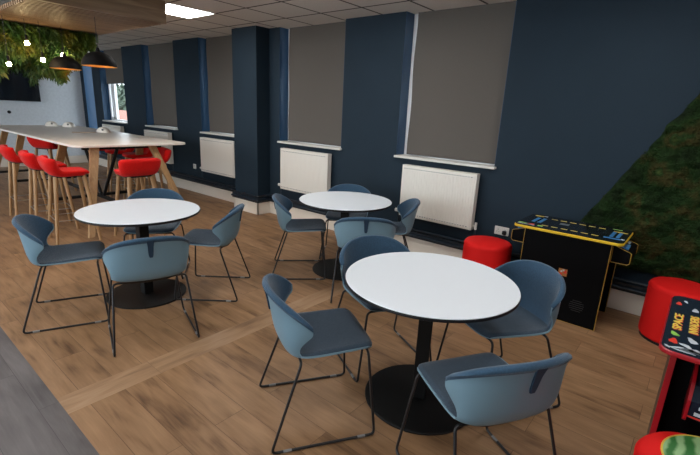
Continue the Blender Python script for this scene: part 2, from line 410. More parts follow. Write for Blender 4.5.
# ------------------------------------------------------------------ radiators
def radiator(x0, x1, label, valve=True):
    w = x1-x0; t = empty('radiator', (x0, -.004, .446)); tag(t, label, 'radiator', 'white panel radiators under the windows')
    h = .585; P = []
    n = int(w/.0333); cols = []
    for i in range(n):
        xa = .02+(w-.04)*i/n; dx = (w-.04)/n
        cols += [(xa, 0), (xa+dx*.62, 0), (xa+dx*.74, .003), (xa+dx*.88, .003)]
    cols.append((w-.02, 0))
    rows = []
    for z, k, in ((.0, -.006), (.02, 0), (.045, 0), (.055, 1), (h-.055, 1), (h-.045, 0), (h-.012, 0), (h, -.006)):
        rows.append([(x_, -.105+(d*k if k > 0 else 0)-(k if k < 0 else 0), z) for x_, d in cols])
    m = MB(); m.grid(rows); m.box((.005, -.099, .001), (w-.005, -.092, h-.003)); m.build('front_panel', M['rad'], t)
    e = MB(); e.box((0, -.103, .0), (.02, -.03, h)); e.box((w-.02, -.103, .0), (w, -.03, h)); e.build('side_panel', M['rad'], t, bevel=.003, split=True)
    g = MB(); g.box((.0, -.103, h), (w, -.03, h+.006)); g.build('top_grille', M['rad'], t)
    s_ = MB()
    for i in range(n): 
        xa = .03+(w-.06)*i/n; s_.box((xa, -.1062, h-.036), (xa+.014, -.1052, h-.028))
    s_.build('slot_row', M['artgrey'], t); s_ = MB()
    for i in range(n):
        xa = .03+(w-.06)*i/n; s_.box((xa, -.1062, .028), (xa+.014, -.1052, .036))
    s_.build('slot_row', M['artgrey'], t)
    bk = MB(); bk.box((.15, -.03, .05), (.19, 0, h-.05)); bk.box((w-.19, -.03, .05), (w-.15, 0, h-.05)); bk.build('bracket', M['rad'], t, split=True)
    v = MB(); v.tube([(-.075, -.065, .045), (-.02, -.065, .045)], .021, 12); v.tube([(-.02, -.065, .045), (.0, -.065, .045)], .012, 10)
    v.build('thermostat_valve', M['white'], t, smooth=True)
    pz = MB(); pz.tube(fillet([(-.03, -.065, .03), (-.03, -.065, -.12)], .01), .008, 8); pz.build('pipe', M['navy_gloss'], t, smooth=True)
    v = MB(); v.tube([(w, -.065, .045), (w+.035, -.065, .045)], .010, 10); v.tube([(w+.035, -.065, .01), (w+.035, -.065, .085)], .014, 10)
    v.build('lockshield_valve', M['white'], t, smooth=True)
    pz = MB(); pz.tube([(w+.035, -.065, .02), (w+.035, -.065, -.12)], .008, 8); pz.build('pipe', M['navy_gloss'], t, smooth=True)
    return t
radiator(-2.66, -1.76, 'nearest white panel radiator, beneath the largest taupe blind')
radiator(-4.757, -3.822, 'white panel radiator behind the round table, just right of the navy pillar')
radiator(-6.864, -5.88, 'white panel radiator with small socket beside it, just left of navy pillar')
radiator(-8.93, -7.95, 'white panel radiator partly hidden by red bar stools')
radiator(-11.0, -10.02, 'farthest white radiator under the window showing trees')

# ------------------------------------------------------------------ sockets
def socket(x, z, w, label, plug):
    t = empty('wall_socket', (x, -.001, z)); tag(t, label, 'socket')
    m = MB(); m.prism(rrect(-w/2, -.043, w/2, .043, .006, 3), 0, .010)
    o = m.build('face_plate', M['white'], t, bevel=.002); o.rotation_euler = (PI/2, 0, 0)
    s_ = MB()
    n = 2 if w > .1 else 1
    for i in range(n):
        cx = (i-.5)*.072 if n == 2 else 0
        s_.box((cx-.003, -.0115, .008), (cx+.003, -.0095, .018)); s_.box((cx-.014, -.0115, -.012), (cx-.007, -.0095, -.007)); s_.box((cx+.007, -.0115, -.012), (cx+.014, -.0095, -.007))
    s_.build('slot', M['blackedge'], t, split=True)
    s_ = MB()
    for i in range(n): s_.box(((i-.5)*.02-.005, -.014, .018), ((i-.5)*.02+.005, -.010, .032))
    s_.build('switch', M['white'], t, split=True)
    if plug:
        m = MB(); m.box((.016, -.045, -.03), (.056, -.012, .012)); m.build('plug', M['blackedge'], t, bevel=.008)
        m = MB(); m.tube(fillet([(.036, -.03, -.028), (.04, -.03, -.10), (.09, -.03, -.30), (.25, -.05, -.478)], .05), .004, 6); m.build('cable', M['blackedge'], t)
    return t
socket(-1.47, .485, .146, 'white double socket with black plug above the red pouf by the black arcade table', True)
socket(-7.244, .478, .086, 'small white socket on navy wall left of the radiator beside the pillar', False)

# ------------------------------------------------------------------ round tables
RT, RBASE = .463, .315
def round_table():
    t = empty('round_table')
    MB().lathe([(.0001, .716), (RT-.012, .716), (RT-.001, .722), (RT, .731), (RT-.003, .7365)], 72).build('tabletop', M['blackedge'], t, smooth=True)
    MB().lathe([(RT-.003, .7365), (RT-.0045, .7400), (.0001, .7405)], 72, cap=False).build('laminate_surface', M['top'], t, smooth=True)
    MB().box((-.038, -.038, .012), (.038, .038, .705)).build('column', M['blackmetal'], t, bevel=.004)
    m = MB(); m.box((-.20, -.03, .700), (.20, .03, .716)); m.box((-.03, -.20, .700), (.03, .20, .7159)); m.build('top_bracket', M['blackmetal'], t)
    MB().lathe([(.0001, 0), (RBASE-.002, 0), (RBASE, .003), (RBASE, .008), (RBASE-.004, .012), (.0001, .012)], 72).build('base_plate', M['blackmetal'], t, smooth=True)
    return t
rt = round_table()
tabs = [(-1.0206, -2.3042, 'nearest round white table with black pedestal, four blue chairs close around it', 25),
        (-2.690, -1.0563, 'smallest looking round white table, in front of the radiators', 30),
        (-3.475, -2.7262, 'round white table at left beside the red bar stools', 0)]
for i, (x, y, l, a) in enumerate(tabs):
    o = rt if i == 0 else copy_tree(rt); o.location = (x, y, 0); o.rotation_euler.z = math.radians(a); tag(o, l, 'table', 'round white cafe tables')

# ------------------------------------------------------------------ tub chair
def chair_surface():
    rows = [  # xc, zc, w, xw, zw, k
        (.266, .466, .200, .242, .474, 0), (.222, .480, .217, .210, .487, 0), (.10, .472, .224, .095, .484, 0),
        (-.03, .462, .227, -.025, .480, 0), (-.115, .457, .226, -.090, .482, .15), (-.170, .474, .224, -.116, .490, .45),
        (-.200, .528, .226, -.124, .516, .8), (-.214, .592, .233, -.118, .546, 1), (-.226, .656, .246, -.096, .578, 1),
        (-.238, .718, .255, -.073, .606, 1), (-.252, .764, .254, -.073, .640, 1)]
    rs = catmull(rows, 4); ns = 32; G = []
    for xc, zc, w, xw, zw, k in rs:
        k = max(0, min(1, k)); row = []
        for j in range(ns+1):
            s = -1+2*j/ns; a = abs(s); sg = 1 if s >= 0 else -1
            cc = 1-math.cos(a*PI/2); ss = math.sin(a*PI/2)
            y = w*((1-k)*a+k*ss)*sg
            bx_ = (1-k)*a**5+k*cc; bz = (1-k)*a**3+k*(.4*cc+.6*a**2.6)
            row.append(Vector((xc+(xw-xc)*bx_, y, zc+(zw-zc)*bz)))
        G.append(row)
    return G
def grid_normals(G):
    nr, nc = len(G), len(G[0]); Nn = []
    for i in range(nr):
        r = []
        for j in range(nc):
            du = G[min(i+1,nr-1)][j]-G[max(i-1,0)][j]; dv = G[i][min(j+1,nc-1)]-G[i][max(j-1,0)]
            n = dv.cross(du); n.normalize(); r.append(n)
        Nn.append(r)
    return Nn
def sheet(G, Nn, d0, d1, i0, i1, j0, j1):
    """closed slab between offsets d0 and d1 over an index window"""
    m = MB(); A = [[G[i][j]+Nn[i][j]*d0 for j in range(j0, j1+1)] for i in range(i0, i1+1)]
    B = [[G[i][j]+Nn[i][j]*d1 for j in range(j0, j1+1)] for i in range(i0, i1+1)]
    nr, nc = len(A), len(A[0]); vs = [p for r in A for p in r]+[p for r in B for p in r]; o = nr*nc; fs = []
    for i in range(nr-1):
        for j in range(nc-1):
            q = (i*nc+j, i*nc+j+1, (i+1)*nc+j+1, (i+1)*nc+j); fs.append(q); fs.append(tuple(o+x for x in q[::-1]))
    bd = [j for j in range(nc)]+[i*nc+nc-1 for i in range(1, nr)]+[(nr-1)*nc+j for j in range(nc-2, -1, -1)]+[i*nc for i in range(nr-2, 0, -1)]
    for a, b2 in zip(bd, bd[1:]+bd[:1]): fs.append((a, a+o, b2+o, b2))
    m.add(vs, fs); return m

def make_chair():
    t = empty('tub_chair'); G = chair_surface(); Nn = grid_normals(G)
    # make normals point to the sitter (inward/up)
    if Nn[8][16].z < 0: Nn = [[-n for n in r] for r in Nn]
    nr = len(G); nc = len(G[0])
    sheet(G, Nn, -.008, 0, 0, nr-1, 0, nc-1).build('shell', M['shell'], t, smooth=True, angle=50)
    def pad(i0, i1, h, wrap):
        P = []
        for i in range(i0, i1+1):
            row = []
            for j in range(nc):
                # inset the outermost columns a little
                e = min(j, nc-1-j)/ (nc-1); ei = (i/(nr-1))
                d = h*min(1, (e/.05))**.5 if e < .05 else h
                if i0 == 0: d *= min(1, (i-i0+.0)/3.)**.5
                p = G[i][j].copy()
                if j in (0, nc-1) : p = p.lerp(G[i][1 if j == 0 else nc-2], .35)
                if i0 == 0 and i == 0: p = p.lerp(G[1][j], .3)
                row.append(p+Nn[i][j]*max(d, .0008))
            P.append(row)
        return P
    isp = 21
    m = MB(); m.grid(pad(0, isp, .013, 0)); m.build('seat_pad', M['seatshade'], t, smooth=True, angle=70)
    P = pad(isp, nr-1, .015, 1)
    up = []
    for j in range(nc):
        tdir = (G[nr-1][j]-G[nr-3][j]).normalized(); n = Nn[nr-1][j]; p = G[nr-1][j]
        f = 1 if 0 < j < nc-1 else .6
        up.append([p+n*.014*f+tdir*.008*f, p+n*.002+tdir*.014*f, p-n*.011+tdir*.009*f, p-n*.0165*f+tdir*.0,
                   (G[nr-2][j]-Nn[nr-2][j]*.0125*f), (G[nr-3][j]-Nn[nr-3][j]*.0105), (G[nr-3][j]-Nn[nr-3][j]*.007)])
    for k in range(7): P.append([up[j][k] for j in range(nc)])
    m = MB(); m.grid(P); m.build('back_pad', M['fabric'], t, smooth=True, angle=70)
    # navy pull tab at the back
    tb = []
    cj = nc//2
    for i, hw in ((nr-1, .023), (nr-2, .022), (nr-3, .020), (nr-5, .017), (nr-7, .0155), (nr-9, .013), (nr-10, .009)):
        p = G[i][cj]-Nn[i][cj]*.0150 + (Vector((0, 0, .004)) if i == nr-1 else Vector())
        tb.append([p+Vector((0, -hw, 0)), p+Vector((0, hw, 0))])
    m = MB(); vs = []; 
    q = [r[0] for r in tb]+[r[1] for r in reversed(tb)]
    nq = len(q); off = Vector((.008, 0, 0))
    m.add([*q, *[v+off for v in q]], [tuple(range(nq)), tuple(range(2*nq-1, nq-1, -1))]+[(i, i+nq, (i+1) % nq+nq, (i+1) % nq) for i in range(nq)])
    m.build('pull_tab', M['tab'], t)
    # black pan under the seat
    Q = []
    for i in range(2, 20):
        row = []
        for j in range(4, nc-4):
            e = min(j-4, nc-5-j)/6; ei = min(i-2, 19-i)/4
            f = min(1, e)**.5*min(1, ei)**.5
            row.append(G[i][j]+Nn[i][j]*(-.0082-.022*f))
        Q.append(row)
    m = MB(); m.grid(Q); m.build('seat_pan', M['blackedge'], t, smooth=True)
    for s in (-1, 1):
        pts = [(-.115, .06*s, .440), (-.115, .225*s, .450), (-.262, .263*s, .0075), (.262, .263*s, .0075), (.225, .205*s, .452), (.225, .06*s, .452)]
        o = MB().tube(fillet(pts, .028), .0070, 10).build('sled_leg', M['rod'], t, smooth=True)
        for x_ in (-.185, .19):
            MB().tube([(x_-.02, .263*s, .0078), (x_+.02, .263*s, .0078)], .0078, 8).build('glide', M['glide'], o)
    MB().tube([(.225, -.07, .452), (.225, .07, .452)], .0057, 8).build('cross_bar', M['rod'], t)
    MB().tube([(-.115, -.07, .440), (-.115, .07, .440)], .0057, 8).build('cross_bar', M['rod'], t)
    return t
ch = make_chair()
chairs = [
 (-1.39, -2.81, 57.7, 'blue tub chair left of the nearest round table, side view with shade-tinted denim seat fully visible', 'chairs around the nearest table'),
 (-1.465, -2.105, -28, 'blue tub chair behind the left of the nearest table, seat mostly hidden under the tabletop', 'chairs around the nearest table'),
 (-.73, -1.895, -122, 'blue tub chair facing camera between nearest table and black arcade cabinet', 'chairs around the nearest table'),
 (-.520, -2.658, 149, 'blue tub chair in the foreground with its back to camera, right of the nearest pedestal', 'chairs around the nearest table'),
 (-2.99, -1.40, 46, 'blue tub chair on the left side of the table by the radiators', 'chairs around the table by the radiators'),
 (-2.99, -.66, -55, 'blue tub chair behind the small looking table, only its back top showing', 'chairs around the table by the radiators'),
 (-2.32, -.76, -141, 'blue tub chair in front of the nearest radiator, right of the small looking table', 'chairs around the table by the radiators'),
 (-2.18, -1.39, 130, 'blue tub chair with its back to camera in front of the table by the radiators', 'chairs around the table by the radiators'),
 (-3.53, -3.29, 67, 'leftmost blue tub chair, side view, with shade-tinted denim seat and open sled legs', 'chairs around the left table'),
 (-3.90, -2.42, -37, 'blue tub chair behind the left round table, facing camera in front of the bar stools', 'chairs around the left table'),
 (-3.165, -2.26, -139, 'blue tub chair on the right side of the left round table, side view', 'chairs around the left table'),
 (-2.82, -3.0, 162, 'blue tub chair with its back to camera in front of the left round table', 'chairs around the left table'),
]
for i, (x, y, a, l, g) in enumerate(chairs):
    o = ch if i == 0 else copy_tree(ch); o.location = (x, y, 0); o.rotation_euler.z = math.radians(a); tag(o, l, 'chair', g)

# ------------------------------------------------------------------ high table
ht = empty('high_table', (-7.9, -1.69, 0)); tag(ht, 'long cream topped high table on slanted oak legs with black underframe', 'table')
HX0, HX1, HY0, HY1, HZ = -2.25, 2.15, -.725, .735, 1.05
MB().prism(rrect(HX0, HY0, HX1, HY1, .14, 10), HZ-.028, HZ).build('tabletop', M['top_warm'], ht, bevel=.006)
def plank(p0, p1, w, d, axis=(1,0,0)):
    p0, p1 = Vector(p0), Vector(p1); t = (p1-p0).normalized(); a = Vector(axis); a = (a-t*a.dot(t)).normalized(); c_ = t.cross(a)
    m = MB(); vs = []
    for p_, s in ((p0, 1), (p1, .62)):
        for sx, sy in ((-1,-1),(1,-1),(1,1),(-1,1)): vs.append(p_+a*sx*w/2*s+c_*sy*d/2)
    for v in vs[4:]: v.z = 0
    for v in vs[:4]: v.z = HZ-.030
    m.add(vs, [(3,2,1,0),(4,5,6,7),(0,1,5,4),(1,2,6,5),(2,3,7,6),(3,0,4,7)]); return m
for tx, fx, ty in ((2.05, 2.45, .36), (1.40, .92, .49), (-.44, -.95, .49), (-1.75, -2.12, .40)):
    for s in (-1, 1):
        plank((tx, s*ty-.12, 1.02), (fx, s*.64-.12, 0), .105, .05, (0, 1, 0)).build('table_leg', M['oak'], ht, bevel=.004)
m = MB(); m.box((HX0+.2, -.16, HZ-.075), (HX1-.12, -.10, HZ-.029))
for tx in (2.0, 1.42, -.46, -1.72): m.box((tx-.03, -.60, HZ-.065), (tx+.03, .38, HZ-.029))
m.build('underframe', M['blackmetal'], ht)
for xa, xb in ((1.85, 1.25), (.65, 1.15), (-1.25, -.6)):
    MB().tube([(xa, -.13, HZ-.07), (xb, -.13, .25)], .022, 8).build('strut', M['blackmetal'], ht)
m = MB(); m.box((-1.5, -.15, .20), (2.2, -.11, .24))
for tx in (2.33, 1.03, -.83, -2.02): m.box((tx-.02, -.68, .20), (tx+.02, .44, .239))
m.build('foot_rail', M['blackmetal'], ht)

# ------------------------------------------------------------------ bar stools
def make_stool():
    t = empty('bar_stool')
    rows = [(.200, .775, .155, .170, .775, 0), (.165, .805, .176, .145, .805, 0), (.06, .807, .188, .05, .807, 0), (-.06, .802, .190, -.04, .812, .2),
            (-.135, .810, .191, -.085, .832, .5), (-.170, .850, .195, -.105, .868, .8), (-.188, .905, .198, -.120, .912, 1), (-.200, .968, .200, -.130, .955, 1)]
    rs = catmull(rows, 4); G = []; ns = 24
    for xc, zc, w, xw, zw, k in rs:
        k = max(0, min(1, k)); row = []
        for j in range(ns+1):
            s = -1+2*j/ns; a = abs(s); sg = 1 if s >= 0 else -1
            y = w*((1-k)*a+k*min(1, math.sin(a*PI/2)**.8))*sg
            bb = (1-k)*a**5+k*a**3.2
            row.append(Vector((xc+(xw-xc)*bb, y, zc+(zw-zc)*bb)))
        G.append(row)
    Nn = grid_normals(G)
    if Nn[6][12].z < 0: Nn = [[-n for n in r] for r in Nn]
    nr, nc = len(G), len(G[0])
    # padded slab with rounded edges
    A = []; B = []
    for i in range(nr):
        ra, rb = [], []
        for j in range(nc):
            e = min(j, nc-1-j)/2.5; ei = min(i, nr-1-i)/2.5
            f = math.sqrt(max(0, 1-(1-min(1, e))**2))*math.sqrt(max(0, 1-(1-min(1, ei))**2))
            ra.append(G[i][j]+Nn[i][j]*(.012*f)); rb.append(G[i][j]-Nn[i][j]*(.048*f+.002))
        A.append(ra); B.append(rb)
    o = nr*nc; vs = [p for r in A for p in r]+[p for r in B for p in r]; fs = []
    for i in range(nr-1):
        for j in range(nc-1):
            q = (i*nc+j, i*nc+j+1, (i+1)*nc+j+1, (i+1)*nc+j); fs.append(q); fs.append(tuple(o+x for x in q[::-1]))
    bd = [j for j in range(nc)]+[i*nc+nc-1 for i in range(1, nr)]+[(nr-1)*nc+j for j in range(nc-2, -1, -1)]+[i*nc for i in range(nr-2, 0, -1)]
    for a, b2 in zip(bd, bd[1:]+bd[:1]): fs.append((a, a+o, b2+o, b2))
    MB().add(vs, fs).build('seat', M['red'], t, smooth=True, angle=80)
    MB().prism(rrect(-.155, -.150, .145, .150, .03), .748, .766).build('seat_plate', M['blackmetal'], t)
    for sx in (-1, 1):
        for sy in (-1, 1):
            MB().tube([(sx*.135, sy*.128, .757), (sx*.175, sy*.170, .38), (sx*.215, sy*.205, 0)], .0225, 10, r2=.015).build('leg', M['oak'], t, smooth=True)
    z = .27; a_, b_ = .187, .182
    m = MB(); m.tube(fillet([(a_, -b_, z), (a_, b_, z)], .01), .006, 8); m.tube([(-a_, -b_, z), (-a_, b_, z)], .006, 8)
    m.tube([(-a_, -b_, z), (a_, -b_, z)], .006, 8); m.tube([(-a_, b_, z), (a_, b_, z)], .006, 8)
    m.build('footrest', M['chrome'], t, smooth=True)
    return t
st = make_stool()
stools = [
 (-5.52, -2.60, 84, 'frontmost red bar stool of the row left of the high table', 'red bar stools on the near side'),
 (-6.16, -2.62, 84, 'second red bar stool from the front in the left row', 'red bar stools on the near side'),
 (-6.95, -2.64, 86, 'red bar stool cut by the left edge of the photo', 'red bar stools on the near side'),
 (-5.13, -2.02, 180, 'red bar stool at the end of the high table with its back to camera', 'red bar stools at the table end'),
 (-6.04, -1.38, -100, 'first red bar stool on the window side, behind the right slanted oak leg', 'red bar stools on the window side'),
 (-6.75, -1.24, -100, 'second red bar stool from the near table end, along the window side', 'red bar stools on the window side'),
 (-7.42, -1.24, -105, 'third red bar stool from the near table end, along the window side', 'red bar stools on the window side'),
 (-8.05, -1.24, -105, 'farthest red bar stool on window side, deep under the high table', 'red bar stools on the window side'),
 (-8.58, -1.88, 119, 'red bar stool tucked behind the table with broad back, between two slanted oak legs', 'red bar stools on the far part'),
]
for i, (x, y, a, l, g) in enumerate(stools):
    o = st if i == 0 else copy_tree(st); o.location = (x, y, 0); o.rotation_euler.z = math.radians(a); tag(o, l, 'bar stool', 'red bar stools at the high table')

# domed power hubs and a flat card on the high table
def hub():
    t = empty('table_hub'); n = 12; P = []
    rows = []
    m = MB()
    for x_ in (-.02, .0, .02): pass
    prof = [(.001, 0)]
    pts = [(.085*math.cos(PI*k/n), .085*math.sin(PI*k/n)) for k in range(n+1)]
    vs = []
    for yy, sc in ((-.05, .80), (-.038, .97), (0, 1), (.038, .97), (.05, .80)):
        vs.append([(px_*sc, yy, pz_*sc) for px_, pz_ in pts])
    m.grid(vs); m.add([v for v in vs[0]], [tuple(range(n+1))]); m.add([v for v in vs[-1]], [tuple(range(n, -1, -1))])
    m.build('dome', M['ceramic'], t, smooth=True, angle=50)
    d = MB(); d.lathe([(.0001, 0), (.014, 0), (.014, .004), (.0001, .004)], 16); o = d.build('button', M['blackedge'], t); o.location = (.02, -.0505, .045); o.rotation_euler = (PI/2, 0, 0)
    return t
h = hub()
for i, (x, y, a, l) in enumerate([(-7.95, -1.25, 40, 'cream domed hub with dark button, nearest on the high table'),
                                  (-9.55, -1.25, 40, 'cream domed hub, right one of the far pair on the high table'),
                                  (-9.85, -1.45, 60, 'cream domed hub, left one of the far pair on the high table')]):
    o = h if i == 0 else copy_tree(h); o.location = (x, y, HZ+.0005); o.scale = (1.2, 1.2, 1.1); o.rotation_euler.z = math.radians(a); tag(o, l, 'table hub', 'cream hubs on the high table')
m = MB(); m.prism(rrect(-.17, -.03, .17, .03, .012, 3), 0, .012)
o = m.build('wooden_paddle', M['rail_wood'], None, bevel=.003, loc=(-7.95, -1.55, HZ+.0005)); o.rotation_euler.z = math.radians(70)
tag(o, 'flat tan strip lying on the high table beside the nearest domed hub', 'strip')

# ------------------------------------------------------------------ ceiling raft, greenery, lamps
raft = empty('ceiling_raft', (-7.5, -2.35, 2.4)); tag(raft, 'suspended oak slatted ceiling raft with solid oak edge board', 'ceiling raft')
x_ = -2.95; m = MB()
while x_ < 2.74:
    m.box((x_, -.60, 0), (x_+.038, .60, .040)); x_ += .070
m.build('slats', M['oakraft'], raft)
m = MB(); m.box((2.76, -.62, 0), (2.79, .61, .225)); m.build('edge_board', M['oakraft'], raft)
for hy in (-.45, 0, .45):
    m = MB(); m.box((-2.95, hy-.03, .041), (2.758, hy+.03, .085)); m.build('bearer', M['oakraft'], raft)
m = MB()
for hx in (-2.4, 0, 2.4):
    for hy in (-.45, .45): m.tube([(hx, hy, .086), (hx, hy, ZC-2.4)], .004, 6)
m.build('hanger', M['chrome'], raft, split=True)

def leafcloud(m, n, fn, lrange):
    for _ in range(n):
        p, droop = fn()
        L_ = rnd.uniform(*lrange); w_ = L_*rnd.uniform(.10, .22)
        az = rnd.uniform(0, 2*PI); el = -rnd.uniform(.2, 1.45)
        d = Vector((math.cos(az)*math.cos(el), math.sin(az)*math.cos(el), math.sin(el)))
        s = d.cross(Vector((rnd.uniform(-1,1), rnd.uniform(-1,1), .6))).normalized()*w_
        q = p+d*L_*.5+Vector((0, 0, .01)); e = p+d*L_+Vector((0, 0, -L_*.15))
        if e.z > droop: m.add([p, q-s, e, q+s], [(0, 1, 2), (0, 2, 3)])
g = MB()
def gf():
    y = rnd.uniform(-2.98, -1.88); x = rnd.choice((rnd.uniform(-6.55, -6.28), rnd.uniform(-7.6, -6.28)))
    low = 1.93 + .11*math.sin(y*9.)+.05*math.sin(y*31+x*5) + max(0, (y+2.25))*.55
    z = low+(2.39-low)*rnd.random()**.85
    return Vector((x, y, z)), low-.14
leafcloud(g, 26000, gf, (.03, .095))
g.box((-7.6, -2.94, 2.30), (-6.36, -1.80, 2.395))
go = g.build('hanging_greenery', M['leaf']); tag(go, 'trailing green and yellow artificial foliage hanging beneath the oak raft', 'hanging plants', kind='stuff')

def pendant():
    t = empty('pendant_lamp'); n = 12; R_ = .165
    prof = [(R_*math.cos(a), .145*math.sin(a)) for a in [PI/2*k/n for k in range(n)]]+[(.022, .145), (.018, .165), (.010, .185)]
    MB().lathe(prof, 40, cap=False).build('shade', M['domeout'], t, smooth=True, angle=60)
    prof = [((R_-.001)*1., -.001), (R_-.004, .0005)]+[((R_-.005)*math.cos(a), .139*math.sin(a)) for a in [PI/2*k/n for k in range(1, n+1)]]
    MB().lathe(prof, 40, cap=False).build('shade_lining', M['domein'], t, smooth=True, angle=60)
    bp = [(.03*math.sin(a)+.0001, .055-.03*math.cos(a)) for a in [PI*k/8 for k in range(9)]]
    MB().lathe(bp, 16).build('bulb', M['warmbulb'], t, smooth=True)
    MB().lathe([(.014, .075), (.014, .14)], 12).build('bulb_holder', M['domeout'], t)
    MB().tube([(0, 0, .18), (0, 0, 2.40-1.925)], .003, 6).build('cord', M['rod'], t)
    return t
pd = pendant()
for i, (x, y, l) in enumerate([(-5.067, -2.315, 'right black dome pendant lamp hanging from the oak raft'), (-6.105, -2.295, 'left black dome pendant lamp hanging in front of the greenery')]):
    o = pd if i == 0 else copy_tree(pd); o.location = (x, y, 1.925); tag(o, l, 'pendant lamp', 'black dome pendants over the high table')
def bulb():
    t = empty('bulb_pendant')
    MB().lathe([(.023*math.sin(a)+.0001, -.023*math.cos(a)) for a in [PI*k/10 for k in range(11)]], 20).build('bulb', M['bulb'], t, smooth=True)
    MB().lathe([(.013, .03), (.013, .075), (.005, .085)], 12).build('bulb_holder', M['domeout'], t)
    return t
bb = bulb()
for i, (x, y, z, l) in enumerate([(-6.0, -2.678, 2.154, 'glowing bare bulb, highest of those among the hanging foliage'), (-6.0, -2.548, 1.994, 'glowing bare bulb beside the left black dome lamp'),
                                  (-6.0, -2.869, 1.917, 'glowing bare bulb at far left, in front of the television top'), (-6.25, -2.26, 2.09, 'glowing bare bulb just above the left black dome lamp')]):
    o = bb if i == 0 else copy_tree(bb); o.location = (x, y, z); tag(o, l, 'bulb', 'glowing bulbs in the hanging foliage')
    MB().tube([(0, 0, .08), (0, 0, 2.4-z)], .0025, 6).build('cord', M['rod'], o)

# ceiling light panels: the first is real, the unseen others are added fill
lp = empty('ceiling_light', (0, 0, 0))
MB().box((-.297, -.297, -.004), (.297, .297, .0)).build('diffuser', M['panel'], lp)
m = MB(); m.box((-.30, -.30, -.006), (-.285, .30, .0)); m.box((.285, -.30, -.006), (.30, .30, .0)); m.box((-.285, -.30, -.006), (.285, -.285, 0)); m.box((-.285, .285, -.006), (.285, .30, 0))
m.build('frame', M['white'], lp)
cl = [(-5.26, -1.27, 'square recessed ceiling light panel beside the oak raft')]
for x in (-2.86, -.46, 1.94): cl.append((x, -1.27, 'square fill light panel added out of frame, in the row along the window wall'))
for x in (-5.26, -2.86, -.46, 1.94): cl.append((x, -3.67, 'square fill light panel added out of frame, above the seating'))
for x in (-10.06, -7.66, -5.26, -2.86): cl.append((x, -6.07, 'square fill light panel added out of frame, at the rear of the room'))
for i, (x, y, l) in enumerate(cl):
    o = lp if i == 0 else copy_tree(lp); o.location = (x, y, ZC-.001); tag(o, l, 'ceiling light', None if i == 0 else 'added ceiling fill panels')

# ------------------------------------------------------------------ television
tv = empty('television', (XL+.012, -1.6, 1.47)); tag(tv, 'black wall mounted television at far left on the pale wall', 'television')
MB().box((.02, -.80, 0), (.07, .68, .83)).build('casing', M['tv'], tv, bevel=.006)
MB().box((-.0118, -.3, .2), (.02, .3, .6)).build('bracket', M['blackmetal'], tv)
MB().box((.0701, -.785, .02), (.072, .665, .815)).build('screen', M['screen'], tv)
m = MB(); m.lathe([(.0001, 0), (.035, 0), (.035, .02), (.0001, .02)], 20); o = m.build('wall_button', M['tv'], None, loc=(XL+.001, -1.541, 1.22)); o.rotation_euler = (0, PI/2, 0)
tag(o, 'small round black fitting on the pale wall below the television', 'wall fitting')

# ------------------------------------------------------------------ moss wall
def moss_edge(z): return -.97+(z-.38)/1.79
ms = MB(); nx, nz = 150, 130; P = []
for k in range(nz+1):
    z = .40+(ZC-.40)*k/nz; xa = moss_edge(z)+.025*noise.noise(Vector((0, 0, z*9)))
    row = []
    for i in range(nx+1):
        x = xa+(2.0-xa)*(i/nx)
        e = min(1, (x-xa)/.05)**.5
        d = .020+.032*e*(1+1.0*noise.noise(Vector((x*7, 3, z*7)))+.7*noise.noise(Vector((x*19, 8, z*19)))) if i else 0
        row.append((x, -max(.0005, d), z))
    P.append(row)
ms.grid(P)
for _ in range(15000):
    z = rnd.uniform(.40, 2.64); x = rnd.uniform(moss_edge(z), min(2.0, moss_edge(z)+1.6)); 
    p = Vector((x, -.035-.03*rnd.random(), z)); d = Vector((rnd.uniform(-1, 1), -rnd.uniform(.2, 1.), rnd.uniform(-1, .6))).normalized()*rnd.uniform(.012, .032)
    s = d.cross(Vector((rnd.random(), rnd.random(), rnd.random()))).normalized()*rnd.uniform(.003, .008)
    ms.add([p-s, p+s, p+d], [(0, 1, 2)])
mo = ms.build('moss_panel', M['moss']); tag(mo, 'large slanted dark green moss panel on the navy wall', 'moss panel', kind='stuff')

# ------------------------------------------------------------------ poufs
def pouf(x, y, r, h, label, top=None):
    t = empty('pouf', (x, y, 0)); tag(t, label, 'pouf', None)
    prof = [(.0001, .02), (r-.012, .02), (r-.004, .03), (r, .05), (r, h-.045), (r-.004, h-.022), (r-.016, h-.008), (r-.035, h-.002), (.0001, h)]
    MB().lathe(prof, 64, cap=False).build('upholstery', M['redvinyl'], t, smooth=True, angle=80)
    MB().lathe([(.0001, 0), (r-.012, 0), (r-.012, .022), (.0001, .022)], 48).build('base_ring', M['blackedge'], t, smooth=True)
    m = MB(); q = []
    for k in range(65):
        a = 2*PI*k/64; q.append((math.cos(a)*(r+.0004), math.sin(a)*(r+.0004), h-.035))
    m.tube(q, .0018, 6); m.build('seam', M['redvinyl'], t)
    return t
pouf(-1.435, -.43, .22, .475, 'round red pouf beneath the radiator end and double socket')
pouf(.055, -.335, .215, .45, 'round red pouf beneath the moss panel, behind the red edged arcade table')
wp = pouf(.225, -2.50, .215, .45, 'red pouf with a green striped top at the bottom right corner')
